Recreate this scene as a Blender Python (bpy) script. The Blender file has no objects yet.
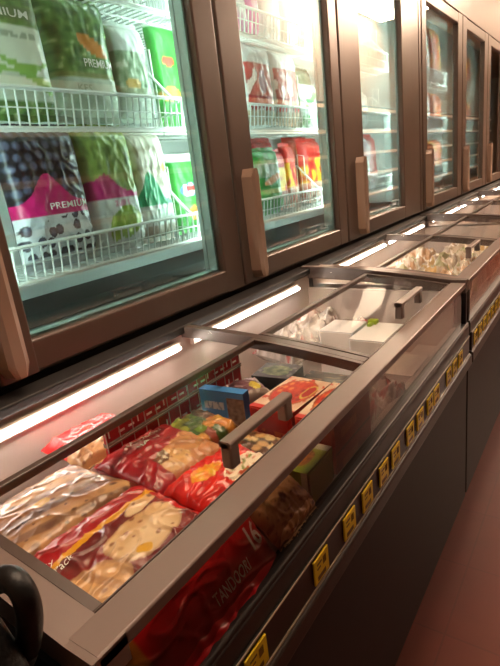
import bpy, math, random
from mathutils import Vector, Matrix, noise

# ------------------------------------------------------------------ basics
S = 0.42                       # one layout unit in metres
ZF = 3.2                       # camera height above the floor, in layout units
C = bpy.context.scene.collection
def W(p): return Vector((p[0]*S, p[1]*S, (p[2]+ZF)*S))
def lin(c):
    if isinstance(c, str):
        c = tuple(int(c[i:i+2], 16)/255 for i in (0, 2, 4))
    return tuple(x/12.92 if x <= .04045 else ((x+.055)/1.055)**2.4 for x in c)
def mix(a, b, t):
    t = max(0., min(1., t))
    return tuple(x+(y-x)*t for x, y in zip(a, b))
def sm(a, b, x):
    t = max(0., min(1., (x-a)/(b-a))); return t*t*(3-2*t)
def nz(x, y, z=0.): return noise.noise(Vector((x, y, z)))

# ------------------------------------------------------------------ materials
def newmat(name):
    m = bpy.data.materials.new(name); m.use_nodes = True
    nt = m.node_tree; nt.nodes.clear()
    out = nt.nodes.new('ShaderNodeOutputMaterial')
    return m, nt, out
def mat(name, col, rough=.5, metal=0., var=.12, scale=14., bump=.05, coat=0., spec=.5, attr=False, bscale=None, stretch=None, bdist=.01):
    m, nt, out = newmat(name)
    b = nt.nodes.new('ShaderNodeBsdfPrincipled')
    tc = nt.nodes.new('ShaderNodeTexCoord'); mp = nt.nodes.new('ShaderNodeMapping')
    if stretch: mp.inputs['Scale'].default_value = stretch
    nt.links.new(tc.outputs['Object'], mp.inputs['Vector'])
    n = nt.nodes.new('ShaderNodeTexNoise'); n.inputs['Scale'].default_value = scale; n.inputs['Detail'].default_value = 4
    nt.links.new(mp.outputs['Vector'], n.inputs['Vector'])
    mx = nt.nodes.new('ShaderNodeMix'); mx.data_type = 'RGBA'; mx.blend_type = 'MULTIPLY'; mx.inputs[0].default_value = 1
    rp = nt.nodes.new('ShaderNodeMapRange'); rp.inputs[1].default_value = .3; rp.inputs[2].default_value = .7
    rp.inputs[3].default_value = 1-var; rp.inputs[4].default_value = 1+var*.5
    nt.links.new(n.outputs['Fac'], rp.inputs[0])
    if attr:
        a = nt.nodes.new('ShaderNodeAttribute'); a.attribute_name = 'print'
        nt.links.new(a.outputs['Color'], mx.inputs[6])
    else:
        mx.inputs[6].default_value = (*lin(col), 1)
    nt.links.new(rp.outputs[0], mx.inputs[7])
    nt.links.new(mx.outputs[2], b.inputs['Base Color'])
    b.inputs['Roughness'].default_value = rough; b.inputs['Metallic'].default_value = metal
    b.inputs['Specular IOR Level'].default_value = spec
    b.inputs['Coat Weight'].default_value = coat; b.inputs['Coat Roughness'].default_value = .06
    if bump:
        n2 = nt.nodes.new('ShaderNodeTexNoise'); n2.inputs['Scale'].default_value = bscale or scale*3; n2.inputs['Detail'].default_value = 3
        nt.links.new(mp.outputs['Vector'], n2.inputs['Vector'])
        bp = nt.nodes.new('ShaderNodeBump'); bp.inputs['Strength'].default_value = bump; bp.inputs['Distance'].default_value = bdist
        nt.links.new(n2.outputs['Fac'], bp.inputs['Height'])
        nt.links.new(bp.outputs['Normal'], b.inputs['Normal'])
        nt.links.new(bp.outputs['Normal'], b.inputs['Coat Normal'])
    nt.links.new(b.outputs[0], out.inputs[0])
    return m
def emis(name, col, strength):
    m, nt, out = newmat(name)
    e = nt.nodes.new('ShaderNodeEmission'); e.inputs[0].default_value = (*lin(col), 1); e.inputs[1].default_value = strength
    nt.links.new(e.outputs[0], out.inputs[0]); return m
def glass(name, tint, k=1., base=.0, rough=.02, gcol='ffffff'):
    m, nt, out = newmat(name)
    t = nt.nodes.new('ShaderNodeBsdfTransparent'); t.inputs[0].default_value = (*lin(tint), 1)
    g = nt.nodes.new('ShaderNodeBsdfGlossy'); g.inputs['Roughness'].default_value = rough; g.inputs[0].default_value = (*lin(gcol), 1)
    lw = nt.nodes.new('ShaderNodeLayerWeight'); lw.inputs['Blend'].default_value = .5
    pw = nt.nodes.new('ShaderNodeMath'); pw.operation = 'POWER'; pw.inputs[1].default_value = 5
    nt.links.new(lw.outputs['Facing'], pw.inputs[0])
    f = nt.nodes.new('ShaderNodeMath'); f.operation = 'MULTIPLY_ADD'; f.inputs[1].default_value = .96; f.inputs[2].default_value = .04
    nt.links.new(pw.outputs[0], f.inputs[0])
    ma = nt.nodes.new('ShaderNodeMath'); ma.operation = 'MULTIPLY_ADD'; ma.use_clamp = True
    ma.inputs[1].default_value = k; ma.inputs[2].default_value = base
    nt.links.new(f.outputs[0], ma.inputs[0])
    mx = nt.nodes.new('ShaderNodeMixShader')
    nt.links.new(ma.outputs[0], mx.inputs[0]); nt.links.new(t.outputs[0], mx.inputs[1]); nt.links.new(g.outputs[0], mx.inputs[2])
    nt.links.new(mx.outputs[0], out.inputs[0]); return m
def clearfilm(name):
    # crumpled clear film with milky print: part transparent, part glossy white
    m, nt, out = newmat(name)
    b = nt.nodes.new('ShaderNodeBsdfPrincipled'); b.inputs['Roughness'].default_value = .18
    b.inputs['Coat Weight'].default_value = .7
    a = nt.nodes.new('ShaderNodeAttribute'); a.attribute_name = 'print'
    nt.links.new(a.outputs['Color'], b.inputs['Base Color'])
    n2 = nt.nodes.new('ShaderNodeTexNoise'); n2.inputs['Scale'].default_value = 40
    bp = nt.nodes.new('ShaderNodeBump'); bp.inputs['Strength'].default_value = .4; bp.inputs['Distance'].default_value = .01
    nt.links.new(n2.outputs['Fac'], bp.inputs['Height']); nt.links.new(bp.outputs['Normal'], b.inputs['Normal'])
    t = nt.nodes.new('ShaderNodeBsdfTransparent')
    mx = nt.nodes.new('ShaderNodeMixShader'); mx.inputs[0].default_value = .72
    nt.links.new(t.outputs[0], mx.inputs[1]); nt.links.new(b.outputs[0], mx.inputs[2]); nt.links.new(mx.outputs[0], out.inputs[0])
    return m
def tiles(name):
    m, nt, out = newmat(name)
    b = nt.nodes.new('ShaderNodeBsdfPrincipled'); b.inputs['Roughness'].default_value = .38
    tc = nt.nodes.new('ShaderNodeTexCoord')
    br = nt.nodes.new('ShaderNodeTexBrick'); br.offset = 0; br.inputs['Scale'].default_value = 1.
    br.inputs['Brick Width'].default_value = .3; br.inputs['Row Height'].default_value = .3; br.inputs['Mortar Size'].default_value = .003
    br.inputs['Color1'].default_value = (*lin('6a2a18'), 1); br.inputs['Color2'].default_value = (*lin('662817'), 1); br.inputs['Mortar'].default_value = (*lin('5e2515'), 1)
    nt.links.new(tc.outputs['Object'], br.inputs['Vector'])
    n = nt.nodes.new('ShaderNodeTexNoise'); n.inputs['Scale'].default_value = 9; n.inputs['Detail'].default_value = 6
    nt.links.new(tc.outputs['Object'], n.inputs['Vector'])
    mx = nt.nodes.new('ShaderNodeMix'); mx.data_type = 'RGBA'; mx.blend_type = 'MULTIPLY'; mx.inputs[0].default_value = .35
    nt.links.new(br.outputs['Color'], mx.inputs[6]); nt.links.new(n.outputs['Color'], mx.inputs[7])
    nt.links.new(mx.outputs[2], b.inputs['Base Color'])
    bp = nt.nodes.new('ShaderNodeBump'); bp.inputs['Strength'].default_value = .15; bp.inputs['Distance'].default_value = .004
    nt.links.new(n.outputs['Fac'], bp.inputs['Height']); nt.links.new(bp.outputs['Normal'], b.inputs['Normal'])
    nt.links.new(b.outputs[0], out.inputs[0]); return m

M = dict(
 frame=mat('bronze_door_frame', '62534b', .3, .1, .08, 6, .03),
 handle=mat('door_handle_bronze', '9a806e', .32, .1, .06, 6, .03),
 rail=mat('taupe_rail', '84726a', .38, .1, .06, 8, .03),
 bar=mat('dark_taupe_bar', '5a4c46', .35, .1, .06, 8, .03),
 body=mat('dark_panel', '120d0c', .6, 0., .12, 5, .03),
 ledge=mat('ledge_plastic', '2a221f', .45, .1, .1, 8, .03),
 tagrail=mat('price_rail_black', '120f0b', .4, 0., .1, 8, .03),
 clear=mat('clear_edge_strip', 'b7a690', .2, .0, .05, 8, .02),
 bumper=mat('bumper_taupe', '352923', .45, .1, .1, 8, .03),
 liner=mat('white_liner', 'c6b8b0', .45, 0., .05, 5, .03),
 liner2=mat('cool_white_liner', 'd3dedb', .45, 0., .05, 5, .02),
 sill=mat('grey_sill', '3a403f', .35, .5, .1, 8, .04),
 gasket=mat('grey_spacer', 'a3b0ab', .4, .3, .06, 8, .02),
 wire=mat('white_coated_wire', 'e8eeea', .3, 0., .03, 10, .0),
 cwire=mat('cream_wire', 'cfc4b8', .35, 0., .05, 10, .0),
 yellow=mat('yellow_tag', 'f5d51c', .45, 0., .06, 20, .0),
 ink=mat('dark_ink', '75560f', .5, 0., .0, 20, .0),
 redstrip=mat('red_price_strip', 'b81f2c', .35, 0., .12, 20, .02),
 white=mat('white_print', 'f4efe9', .4, 0., .04, 20, .0),
 sage=mat('sage_print', '8fa08c', .4, 0., .04, 20, .0),
 black=mat('black_fabric', '0d0c0c', .55, 0., .3, 30, .2),
 wall=mat('beige_wall', 'c2a892', .6, 0., .06, 3, .05),
 ceil=mat('ceiling_paint', 'b59b85', .7, 0., .05, 3, .05),
 shelfb=mat('shelf_brown', 'ab8a76', .5, 0., .1, 6, .04),
 edge=mat('shelf_edge', 'd6b89e', .4, 0., .05, 6, .02),
 film=mat('printed_film', None, .36, 0., .05, 20, .05, coat=.28, attr=True, bscale=26, bdist=.004),
 filmc=mat('printed_film_fridge', None, .36, 0., .05, 20, .12, coat=.2, attr=True, bscale=26, bdist=.006),
 carton=mat('printed_carton', None, .42, 0., .04, 20, .03, coat=.15, attr=True),
 seal=mat('clear_seal_film', 'd8d2cb', .2, 0., .1, 20, .25, coat=.6),
 gdoor=glass('door_glass', 'eef6f3', 2.2, .02),
 glid=glass('lid_glass', 'fbfaf7', .15, .0),
 gfront=glass('front_glass', 'd4cbc5', .6, .0),
 clearf=clearfilm('clear_crumpled_film'),
 strip=emis('led_strip', 'fff4ea', 16.),
 tube=emis('cabinet_tube', 'eafff7', 15.),
 fillf=emis('added_fill_far', 'ffd6b0', 3.2),
 filln=emis('added_fill_near', 'ffdcbc', 9.),
 lamp=emis('ceiling_lamp', 'ffdcbc', 28.),
 floor=tiles('red_floor_tiles'),
)

# ------------------------------------------------------------------ mesh builder
class MB:
    def __init__(s): s.v=[]; s.f=[]; s.m=[]; s.c=[]
    def add(s, vs, fs, m=0, cols=None):
        o=len(s.v); s.v += [Vector(p) for p in vs]; s.f += [tuple(i+o for i in f) for f in fs]
        s.m += [m]*len(fs); s.c += cols if cols else [(1,1,1)]*len(vs)
    def box(s, x0,x1,y0,y1,z0,z1, m=0, col=None):
        vs=[(x,y,z) for x in(x0,x1) for y in(y0,y1) for z in(z0,z1)]
        s.add(vs,[(0,1,3,2),(4,6,7,5),(0,4,5,1),(2,3,7,6),(0,2,6,4),(1,5,7,3)],m,[col]*8 if col else None)
    def rbox(s, x0,x1,y0,y1,z0,z1, r=.012, m=0, axis='y'):
        # box with rounded long edges, extruded along axis
        n=4; pr=[]
        if axis=='y': a0,a1,b0,b1=x0,x1,z0,z1
        elif axis=='z': a0,a1,b0,b1=x0,x1,y0,y1
        else: a0,a1,b0,b1=y0,y1,z0,z1
        for (ca,cb,st) in ((a1-r,b1-r,0),(a0+r,b1-r,90),(a0+r,b0+r,180),(a1-r,b0+r,270)):
            for k in range(n+1):
                t=math.radians(st+90*k/n); pr.append((ca+r*math.cos(t),cb+r*math.sin(t)))
        L=len(pr); e0,e1={'y':(y0,y1),'z':(z0,z1),'x':(x0,x1)}[axis]
        mk={'y':lambda a,b,e:(a,e,b),'z':lambda a,b,e:(a,b,e),'x':lambda a,b,e:(e,a,b)}[axis]
        vs=[mk(a,b,e0) for a,b in pr]+[mk(a,b,e1) for a,b in pr]
        fs=[(i,(i+1)%L,(i+1)%L+L,i+L) for i in range(L)]+[tuple(range(L))[::-1],tuple(range(L,2*L))]
        s.add(vs,fs,m)
    def tube(s, pts, r, n=6, m=0, closed=False):
        pts=[Vector(p) for p in pts]; rings=[]; N=len(pts)
        for i,p in enumerate(pts):
            a=pts[i-1] if i>0 else (pts[-1] if closed else p); b=pts[(i+1)%N] if (i<N-1 or closed) else p
            d=(b-a).normalized(); up=Vector((0,0,1)) if abs(d.z)<.9 else Vector((1,0,0))
            e1=d.cross(up).normalized(); e2=d.cross(e1)
            rr=r[i] if isinstance(r,(list,tuple)) else r
            rings.append([p+(e1*math.cos(2*math.pi*k/n)+e2*math.sin(2*math.pi*k/n))*rr for k in range(n)])
        vs=[q for ring in rings for q in ring]; fs=[]
        for i in range(N-1+(1 if closed else 0)):
            j=(i+1)%N
            for k in range(n): fs.append((i*n+k,i*n+(k+1)%n,j*n+(k+1)%n,j*n+k))
        if not closed: fs += [tuple(range(n))[::-1], tuple((N-1)*n+k for k in range(n))]
        s.add(vs,fs,m)
    def grid(s, nu, nv, P, col=None, m=0, flip=False):
        vs=[];cs=[]
        for j in range(nv+1):
            for i in range(nu+1):
                u,v=i/nu,j/nv; vs.append(P(u,v)); cs.append(col(u,v) if col else (1,1,1))
        fs=[]
        for j in range(nv):
            for i in range(nu):
                a=j*(nu+1)+i; q=(a,a+1,a+nu+2,a+nu+1); fs.append(q[::-1] if flip else q)
        s.add(vs,fs,m,cs)

KEY={}
def link(name, mb, mats, parent=None, origin=None, smooth=False):
    """one mesh object; geometry given in layout units, origin = base point in layout units"""
    base = KEY[parent.name] if parent else (W(origin) if origin is not None else Vector((0,0,0)))
    me=bpy.data.meshes.new(name)
    me.from_pydata([W(p)-base for p in mb.v],[],mb.f)
    for m in (mats if isinstance(mats,(list,tuple)) else [mats]): me.materials.append(m)
    me.polygons.foreach_set('material_index', mb.m)
    at=me.color_attributes.new('print','FLOAT_COLOR','POINT')
    at.data.foreach_set('color',[x for c in mb.c for x in (*c[:3],1.)])
    if smooth: me.polygons.foreach_set('use_smooth',[True]*len(me.polygons))
    me.update(); me.validate()
    o=bpy.data.objects.new(name,me); C.objects.link(o)
    if parent: o.parent=parent; KEY[o.name]=base
    else: o.location=base; KEY[o.name]=base
    return o
def tag(o,label,cat,group=None):
    o['label']=label; o['category']=cat
    if group: o['group']=group
    return o
def thing(name,label,cat,base,group=None):
    o=bpy.data.objects.new(name,None); C.objects.link(o); o.location=W(base); o.empty_display_size=.05
    KEY[o.name]=W(base); return tag(o,label,cat,group)
def struct(name,mb,m):
    o=link(name,mb,m); o['kind']='structure'; return o
def plabel(o,l): o['label']=l; return o
def copy_tree(o,d,parent=None,label=None,group=None):
    """a copy of a thing with its parts and sub-parts, moved by d layout units"""
    c=o.copy(); C.objects.link(c)
    if parent: c.parent=parent
    else:
        c.location=o.location+Vector(d)*S; KEY[c.name]=c.location.copy()
        if label: c['label']=label
        if group: c['group']=group
    for ch in list(o.children): copy_tree(ch,None,c)
    return c

# text as flat polygons in a unit frame: x from 0 to width, y from 0 to 1 (cap height about .7)
_tc={}
def text_polys(t, bold=0., shear=0.):
    k=(t,bold,shear)
    if k in _tc: return _tc[k]
    cu=bpy.data.curves.new('lettering_source','FONT'); cu.body=t; cu.size=1.; cu.offset=bold; cu.shear=shear; cu.resolution_u=3
    ob=bpy.data.objects.new('lettering_source',cu); C.objects.link(ob)
    dg=bpy.context.evaluated_depsgraph_get(); dg.update()
    me=bpy.data.meshes.new_from_object(ob.evaluated_get(dg))
    vs=[(v.co.x,v.co.y) for v in me.vertices]; fs=[tuple(p.vertices) for p in me.polygons]
    bpy.data.objects.remove(ob); bpy.data.curves.remove(cu); bpy.data.meshes.remove(me)
    x0=min(v[0] for v in vs); x1=max(v[0] for v in vs)
    r=([((x-x0),y) for x,y in vs],fs,x1-x0); _tc[k]=r; return r
def put_text(mb,P,t,u0,v0,wu,hv,m,rot=0.,bold=.01,shear=0.):
    """P(u,v) -> point just above a surface; text starts at (u0,v0), is wu wide and hv high in uv"""
    vs,fs,w=text_polys(t,bold,shear); ca,sa=math.cos(rot),math.sin(rot)
    pts=[]
    for x,y in vs:
        a,b=x/w*wu,y*hv/.72
        pts.append(P(u0+a*ca-b*sa,v0+a*sa+b*ca))
    mb.add(pts,fs,m)

# ------------------------------------------------------------------ pillow bags and cartons
def frame_uv(U,V):
    U=Vector(U).normalized(); V=Vector(V); V=(V-U*V.dot(U)).normalized(); return U,V,U.cross(V)
def bag(name,label,cat,ctr,U,V,w,h,t,col,group=None,seed=0,res=48,lump=.012,lscale=9,wr=.018,texts=(),film='film',seals=True,sealcol=None,drop=None,flatback=.5):
    U,V,N=frame_uv(U,V); ctr=Vector(ctr)
    if wr<.04: wr*=.5; lump*=.4
    def prof(u,v):
        a=max(0.,1-abs(2*u-1)**5); b=max(0.,1-abs(2*v-1)**6)
        return (a**.45)*(b**.5)
    def P(u,v,off=0.,side=1.):
        p=prof(u,v); e=1-p
        pin=1-.05*math.sin(math.pi*v)                      # film pulled in at the waist
        x=(u-.5)*w*pin; y=(v-.5)*h
        d=p*t*.5*(1. if side>0 else flatback)
        if side>0:
            k=abs(2*v-1)
            d+=wr*.3*nz(u*15+seed,v*2.2,seed*1.7)*min(1.,p*2.2)*(k**1.5+.12)
            cr=1-abs(nz(u*4.2+v*3.1+seed,v*4.0-u*1.3,seed+3.3))*4.2
            d+=wr*max(0.,cr)**2*min(1.,p*2)*.6
            cr=1-abs(nz(u*3.0-v*5.1+seed*2,v*2.6+u*4.,seed+8.3))*5
            d+=wr*max(0.,cr)**2*min(1.,p*2)*.5
            d+=lump*nz(u*lscale*w/.4,v*lscale*h/.4,seed+9)*p
            x+=.012*nz(v*5,seed)*e; y+=.012*nz(u*5,seed+4)*e
        if drop: d-=drop(u,v)
        return ctr+U*x+V*y+N*((d if side>0 else -d)+off)
    base=ctr-N*(t*.5*flatback) if abs(N.z)>.6 else ctr-V*(h*.5)
    r=thing(name,label,cat,base,group)
    mb=MB(); mb.grid(res,res,P,col)
    q=max(10,res//3)
    mb.grid(q,q,lambda u,v:P(u,v,0,-1),lambda u,v:col(u,.5),flip=True)
    mats=[M[film]]
    for tx in texts:
        t_,u0,v0,wu,hv,mt=tx[:6]
        if M[mt] not in mats: mats.append(M[mt])
        put_text(mb,lambda u,v:P(u,v,.006),t_,u0,v0,wu,hv,mats.index(M[mt]),*(tx[6:]))
    link('printed_film',mb,mats,r,smooth=True)
    if seals:
        for side,v0,dv in ((0,0.,-.055),(1,1.,.055)):
            sb=MB(); n=26
            def Q(u,k):
                b=P(u,v0); zz=.004*math.sin(k*14)*1. + .003*(1 if int(u*n)%2 else -1)*k
                return b+V*(dv*k*h*1.)+N*(zz+.010*nz(u*6+seed,k+side*3,2)*k)
            sb.grid(n,4,Q,(lambda u,v:sealcol) if sealcol else (lambda u,v:col(u,.01 if side==0 else .99)),flip=(side==0))
            link('crimped_seal',sb,M[film],r,smooth=True)
    return r
def carton(name,label,cat,x0,x1,y0,y1,z0,z1,cols,group=None,rot=0.,res=40,texts=(),flap='near',flapcol=None,matn='carton'):
    """cols: dict face->fn(u,v); faces top(u=+y,v=-x) near(u=+x,v=z) front(+x side; u=+y,v=z) others plain"""
    cx,cy=(x0+x1)/2,(y0+y1)/2; R=Matrix.Rotation(rot,3,'Z')
    def T(p): q=R@Vector((p[0]-cx,p[1]-cy,0)); return Vector((q.x+cx,q.y+cy,p[2]))
    F=dict(top=lambda u,v:(x1+(x0-x1)*v,y0+(y1-y0)*u,z1), near=lambda u,v:(x0+(x1-x0)*u,y0,z0+(z1-z0)*v),
           front=lambda u,v:(x1,y0+(y1-y0)*u,z0+(z1-z0)*v), far=lambda u,v:(x1+(x0-x1)*u,y1,z0+(z1-z0)*v),
           rear=lambda u,v:(x0,y1+(y0-y1)*u,z0+(z1-z0)*v), bottom=lambda u,v:(x0+(x1-x0)*v,y0+(y1-y0)*u,z0))
    r=thing(name,label,cat,(cx,cy,z0),group); mb=MB(); dflt=cols.get('all',lambda u,v:(.5,.5,.5))
    for k,f in F.items():
        g=cols.get(k,dflt); n=res if k in cols else 4
        mb.grid(n,n,lambda u,v,f=f:T(f(u,v)),g)
    mats=[M[matn]]
    nn=dict(top=(0,0,.003),near=(0,-.003,0),front=(.003,0,0))
    for tx in texts:
        face,t_,u0,v0,wu,hv,mt=tx[:7]
        if M[mt] not in mats: mats.append(M[mt])
        o=nn[face]; put_text(mb,lambda u,v:T(tuple(a+b for a,b in zip(F[face](u,v),o))),t_,u0,v0,wu,hv,mats.index(M[mt]),*(tx[7:]))
    link('carton_body',mb,mats,r)
    if flap:
        fb=MB(); fc=flapcol or dflt(.5,.5); e=.006
        if flap=='near': q=[(x0+.012,y0-e,z1-.01),(x1-.012,y0-e,z1-.01),(x1-.03,y0-e,(z0+z1)/2),(x0+.03,y0-e,(z0+z1)/2)]; d=(0,e,0)
        else: q=[(x1+e,y0+.012,z1-.01),(x1+e,y1-.012,z1-.01),(x1+e,y1-.03,(z0+z1)/2),(x1+e,y0+.03,(z0+z1)/2)]; d=(-e,0,0)
        a=[T(p) for p in q]; b=[T(tuple(i+j for i,j in zip(p,d))) for p in q]
        fb.add(a+b,[(0,3,2,1),(4,5,6,7),(0,1,5,4),(1,2,6,5),(2,3,7,6),(3,0,4,7)],0,[fc]*8)
        link('tuck_flap',fb,M[matn],r)
    return r

# ------------------------------------------------------------------ the room
b=MB(); b.box(-3.7,12,-6,60,-3.26,-3.2); struct('floor',b,M['floor'])
b=MB(); b.box(-3.8,-3.7,-6,60,-3.2,6.2); struct('wall_left',b,M['wall'])
b=MB(); b.box(12,12.1,-6,60,-3.2,6.2); struct('wall_right',b,M['wall'])
b=MB(); b.box(-3.7,12,60,60.1,-3.2,6.2); struct('wall_far',b,M['wall'])
b=MB(); b.box(-3.7,12,-6.1,-6,-3.2,6.2); struct('wall_near',b,M['wall'])
b=MB(); b.box(-3.7,12,-6,60,6.2,6.26); struct('ceiling',b,M['ceil'])

b=MB(); b.box(-3.42,-2.40,.3,15.6,-3.2,-.865); struct('trim_1',b,M['body'])

# ceiling lamp mirrored in the third door, and two unseen fill lamps added
def ceiling_lamp(x0,x1,y0,y1,label,m='lamp'):
    r=thing('ceiling_light',label,'ceiling light',((x0+x1)/2,(y0+y1)/2,5.05),'ceiling lights over the aisle')
    f=MB(); f.box(x0-.08,x1+.08,y0-.08,y1+.08,5.1,5.2)
    for x in (x0+.3,x1-.3):
        for y in (y0+.3,y1-.3): f.tube([(x,y,5.2),(x,y,6.2)],.02)
    link('housing',f,M['white'],r)
    d=MB(); d.box(x0,x1,y0,y1,5.05,5.098); link('diffuser',d,M[m],r)
ceiling_lamp(1.3,3.1,14.6,22,'long bright ceiling light mirrored at the top of the third glass door')
ceiling_lamp(-1.2,.2,24,40,'long unseen fill light added further along, over the farther freezers','fillf')  # added fill: lights the far door frames, fascia and chest tops

ceiling_lamp(-2.1,-.6,.6,4.6,'dimmer unseen fill light added over the freezers, nearest to the viewer','filln')  # added overhead fill so the chest contents and rail tops are lit

# shelving across the aisle: seen only mirrored in the doors
r=thing('store_shelf','long brown shelving unit with pale shelf edges mirrored in the freezer doors','shelf',(3.9,24,-3.2))
s_=MB(); s_.box(4.2,4.28,4,46,-3.2,2.0); s_.box(3.2,4.2,4,46,-3.2,-2.9); link('back_panel',s_,M['shelfb'],r)
s_=MB(); s_.box(3.3,3.4,4,46,2.0,6.19); s_.box(3.4,4.28,4,46,2.0,2.1); link('added_fill_board',s_,mat('tan_fill_board','7a6453',.5,0.,.1,3,.03),r)  # unseen board added to give the farther doors a brighter warm reflection
for z in (-2.1,-1.3,-.5,.3,1.1,1.9):
    s_=MB(); s_.box(3.25,4.2,4,46,z-.05,z,0); link('shelf_board',s_,M['shelfb'],r)
    e_=MB(); e_.box(3.2,3.25,4,46,z-.1,z+.01); link('shelf_edge',e_,M['edge'],r)
for y in (4,14.5,25,35.5,45.9):
    s_=MB(); s_.box(3.3,4.2,y,y+.1,-2.9,1.85); link('upright',s_,M['shelfb'],r)

# ------------------------------------------------------------------ chest freezers
def fz(x):                        # height of the gently curved lid
    t=max(0.,min(1.,(-.98-x)/1.27)); return -1.0+.1*(1-(1-t)**1.8)
def lidgrid(mb,x0,x1,y0,y1,dz0,dz1,n=14):
    """slab that follows the lid curve between x0 and x1"""
    xs=[x0+(x1-x0)*i/n for i in range(n+1)]; vs=[]
    for x in xs:
        for (y,d) in ((y0,dz0),(y1,dz0),(y1,dz1),(y0,dz1)): vs.append((x,y,fz(x)+d))
    fs=[]
    for i in range(n):
        for k in range(4): a=i*4+k; c=i*4+(k+1)%4; fs.append((a,c,c+4,a+4))
    fs += [(0,3,2,1),(n*4,n*4+1,n*4+2,n*4+3)]
    mb.add(vs,fs)
def chest(y0,label,hand_off,raised):
    L=3.70; y1=y0+L; ym=y0+1.90
    r=thing('chest_freezer',label,'chest freezer',(-1.58,y0+L/2,-3.2),'chest freezers in a row')
    b=MB(); b.box(-.92,-.86,y0,y1,-2.95,-1.68); b.box(-2.32,-.92,y0,y0+.04,-2.95,-1.10); b.box(-2.32,-.92,y1-.04,y1,-2.95,-1.10)
    b.box(-2.34,-2.28,y0,y1,-2.95,-.93); b.box(-2.28,-.92,y0+.04,y1-.04,-2.95,-2.88)
    link('cabinet_body',b,M['body'],r)
    b=MB(); b.box(-.925,-.862,y0+.005,y0+.045,-1.43,-1.03); link('corner_post',b,M['body'],r); b=MB(); b.box(-.925,-.862,y1-.045,y1-.005,-1.43,-1.03); link('corner_post',b,M['body'],r)
    b=MB(); b.box(-2.3,-1.0,y0+.03,y1-.03,-3.2,-2.95); link('kick_plate',b,M['body'],r)
    b=MB()
    b.box(-2.27,-2.23,y0+.05,y1-.05,-1.66,-.94); b.box(-2.23,-.93,y0+.05,y1-.05,-1.66,-1.6)
    b.box(-2.23,-.95,y0+.05,y0+.08,-1.6,-1.06); b.box(-2.23,-.95,y1-.08,y1-.05,-1.6,-1.06); b.box(-.965,-.925,y0+.05,y1-.05,-1.6,-1.36)
    if raised: b.box(-2.2,-1.16,y0+.09,ym-.06,-1.6,-1.32)
    link('white_liner',b,M['liner'],r)
    b=MB(); b.box(-.895,-.88,y0+.04,y1-.04,-1.36,-1.03); link('front_glass',b,M['gfront'],r)
    b=MB(); b.rbox(-.925,-.845,y0,y1,-1.44,-1.34,.012); b.rbox(-.905,-.85,y0,y1,-1.36,-1.325,.01); link('front_ledge',b,M['ledge'],r)
    b=MB(); b.box(-.86,-.838,y0+.02,y1-.02,-1.585,-1.43); b.box(-.92,-.86,y0,y1,-1.69,-1.43)
    p=link('price_rail',b,M['tagrail'],r)
    c=MB(); c.box(-.838,-.834,y0+.02,y1-.02,-1.436,-1.43); c.box(-.838,-.832,y0+.02,y1-.02,-1.588,-1.58); link('clear_edge',c,M['clear'],p)
    b=MB(); b.rbox(-.87,-.82,y0,y1,-1.69,-1.59,.02); link('bumper',b,M['bumper'],r)
    b=MB(); b.rbox(-.975,-.86,y0+.02,y1-.02,-1.03,-.987,.008); link('front_rail',b,M['rail'],r)
    for (a,c_,up) in ((y0,y0+.10,.012),(y1-.10,y1,.035)):
        b=MB(); lidgrid(b,-.86,-2.3,a if a==y0 else a+.03,c_,-.07,up); link('end_cap',b,M['rail'] if a==y0 else M['bar'],r)
    for (yl,yr) in ((ym-.028,ym+.028),):
        b=MB(); lidgrid(b,-.98,-2.3,yl,yr,-.06,.012); link('cross_bar',b,M['bar'],r)
    b=MB(); b.rbox(-2.36,-2.2,y0,y1,-.935,-.88,.012); link('rear_rim',b,M['body'],r)
    for i,(a,c_) in enumerate(((y0+.10,ym-.035),(ym+.035,y1-.10))):
        sb=MB(); z=fz(-1.65); sb.rbox(-1.668,-1.632,a,c_,z-.022,z+.014,.006); link('separator_bar',sb,M['bar'],r)
        g=MB(); lidgrid(g,-1.66,-2.22,a,c_,-.006,.004); link('rear_glass',g,M['glid'],r)
        ld=MB(); lidgrid(ld,-.98,-1.64,a,a+.03,-.012,.014); lidgrid(ld,-.98,-1.64,c_-.03,c_,-.012,.014); ld.rbox(-.982,-.976,a,c_,fz(-.98)-.012,fz(-.98)+.012,.002)
        ld=link('sliding_lid',ld,M['bar'],r)
        g=MB(); lidgrid(g,-.99,-1.63,a+.03,c_-.03,.0,.008); link('glass_pane',g,M['glid'],ld)
        ha=y0+hand_off[i]; hb=ha+.42; hx=-1.045; zb=fz(hx)+.008; zt=zb+.105
        h=MB(); h.rbox(hx-.026,hx+.026,ha-.01,hb+.01,zt-.028,zt,.01)
        h.rbox(hx-.024,hx+.024,ha-.01,ha+.045,zb,zt-.008,.01,axis='z'); h.rbox(hx-.024,hx+.024,hb-.045,hb+.01,zb,zt-.008,.01,axis='z')
        plabel(link('handle',h,M['rail'],ld),'taupe bridge handle')
        st=MB(); a2=max(a,y0+.12)+.02; e2=c_-(.08 if i==0 else .24)
        st.rbox(-2.225,-2.19,a2-.02,e2+.02,-1.03,-.965,.008)
        st=link('light_strip',st,M['liner'],r)
        t_=MB(); t_.tube([(-2.178,a2,-1.0),(-2.178,e2,-1.0)],.011,8); plabel(link('lamp_tube',t_,M['strip'],st),'glowing white tube')
    return r
ca=chest(.45,'nearest chest freezer, filled with red naan packs and pizza boxes',(.77,2.62),True)
cb=chest(4.2,'second chest freezer along the row, holding pale crumpled bags',(.85,2.7),False)
cc=copy_tree(cb,(0,3.75,0),label='third chest freezer, plain glass lids, beyond the one with pale bags')
cd=copy_tree(cb,(0,7.5,0),label='farthest chest freezer at the right edge under the brown doors')

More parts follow.
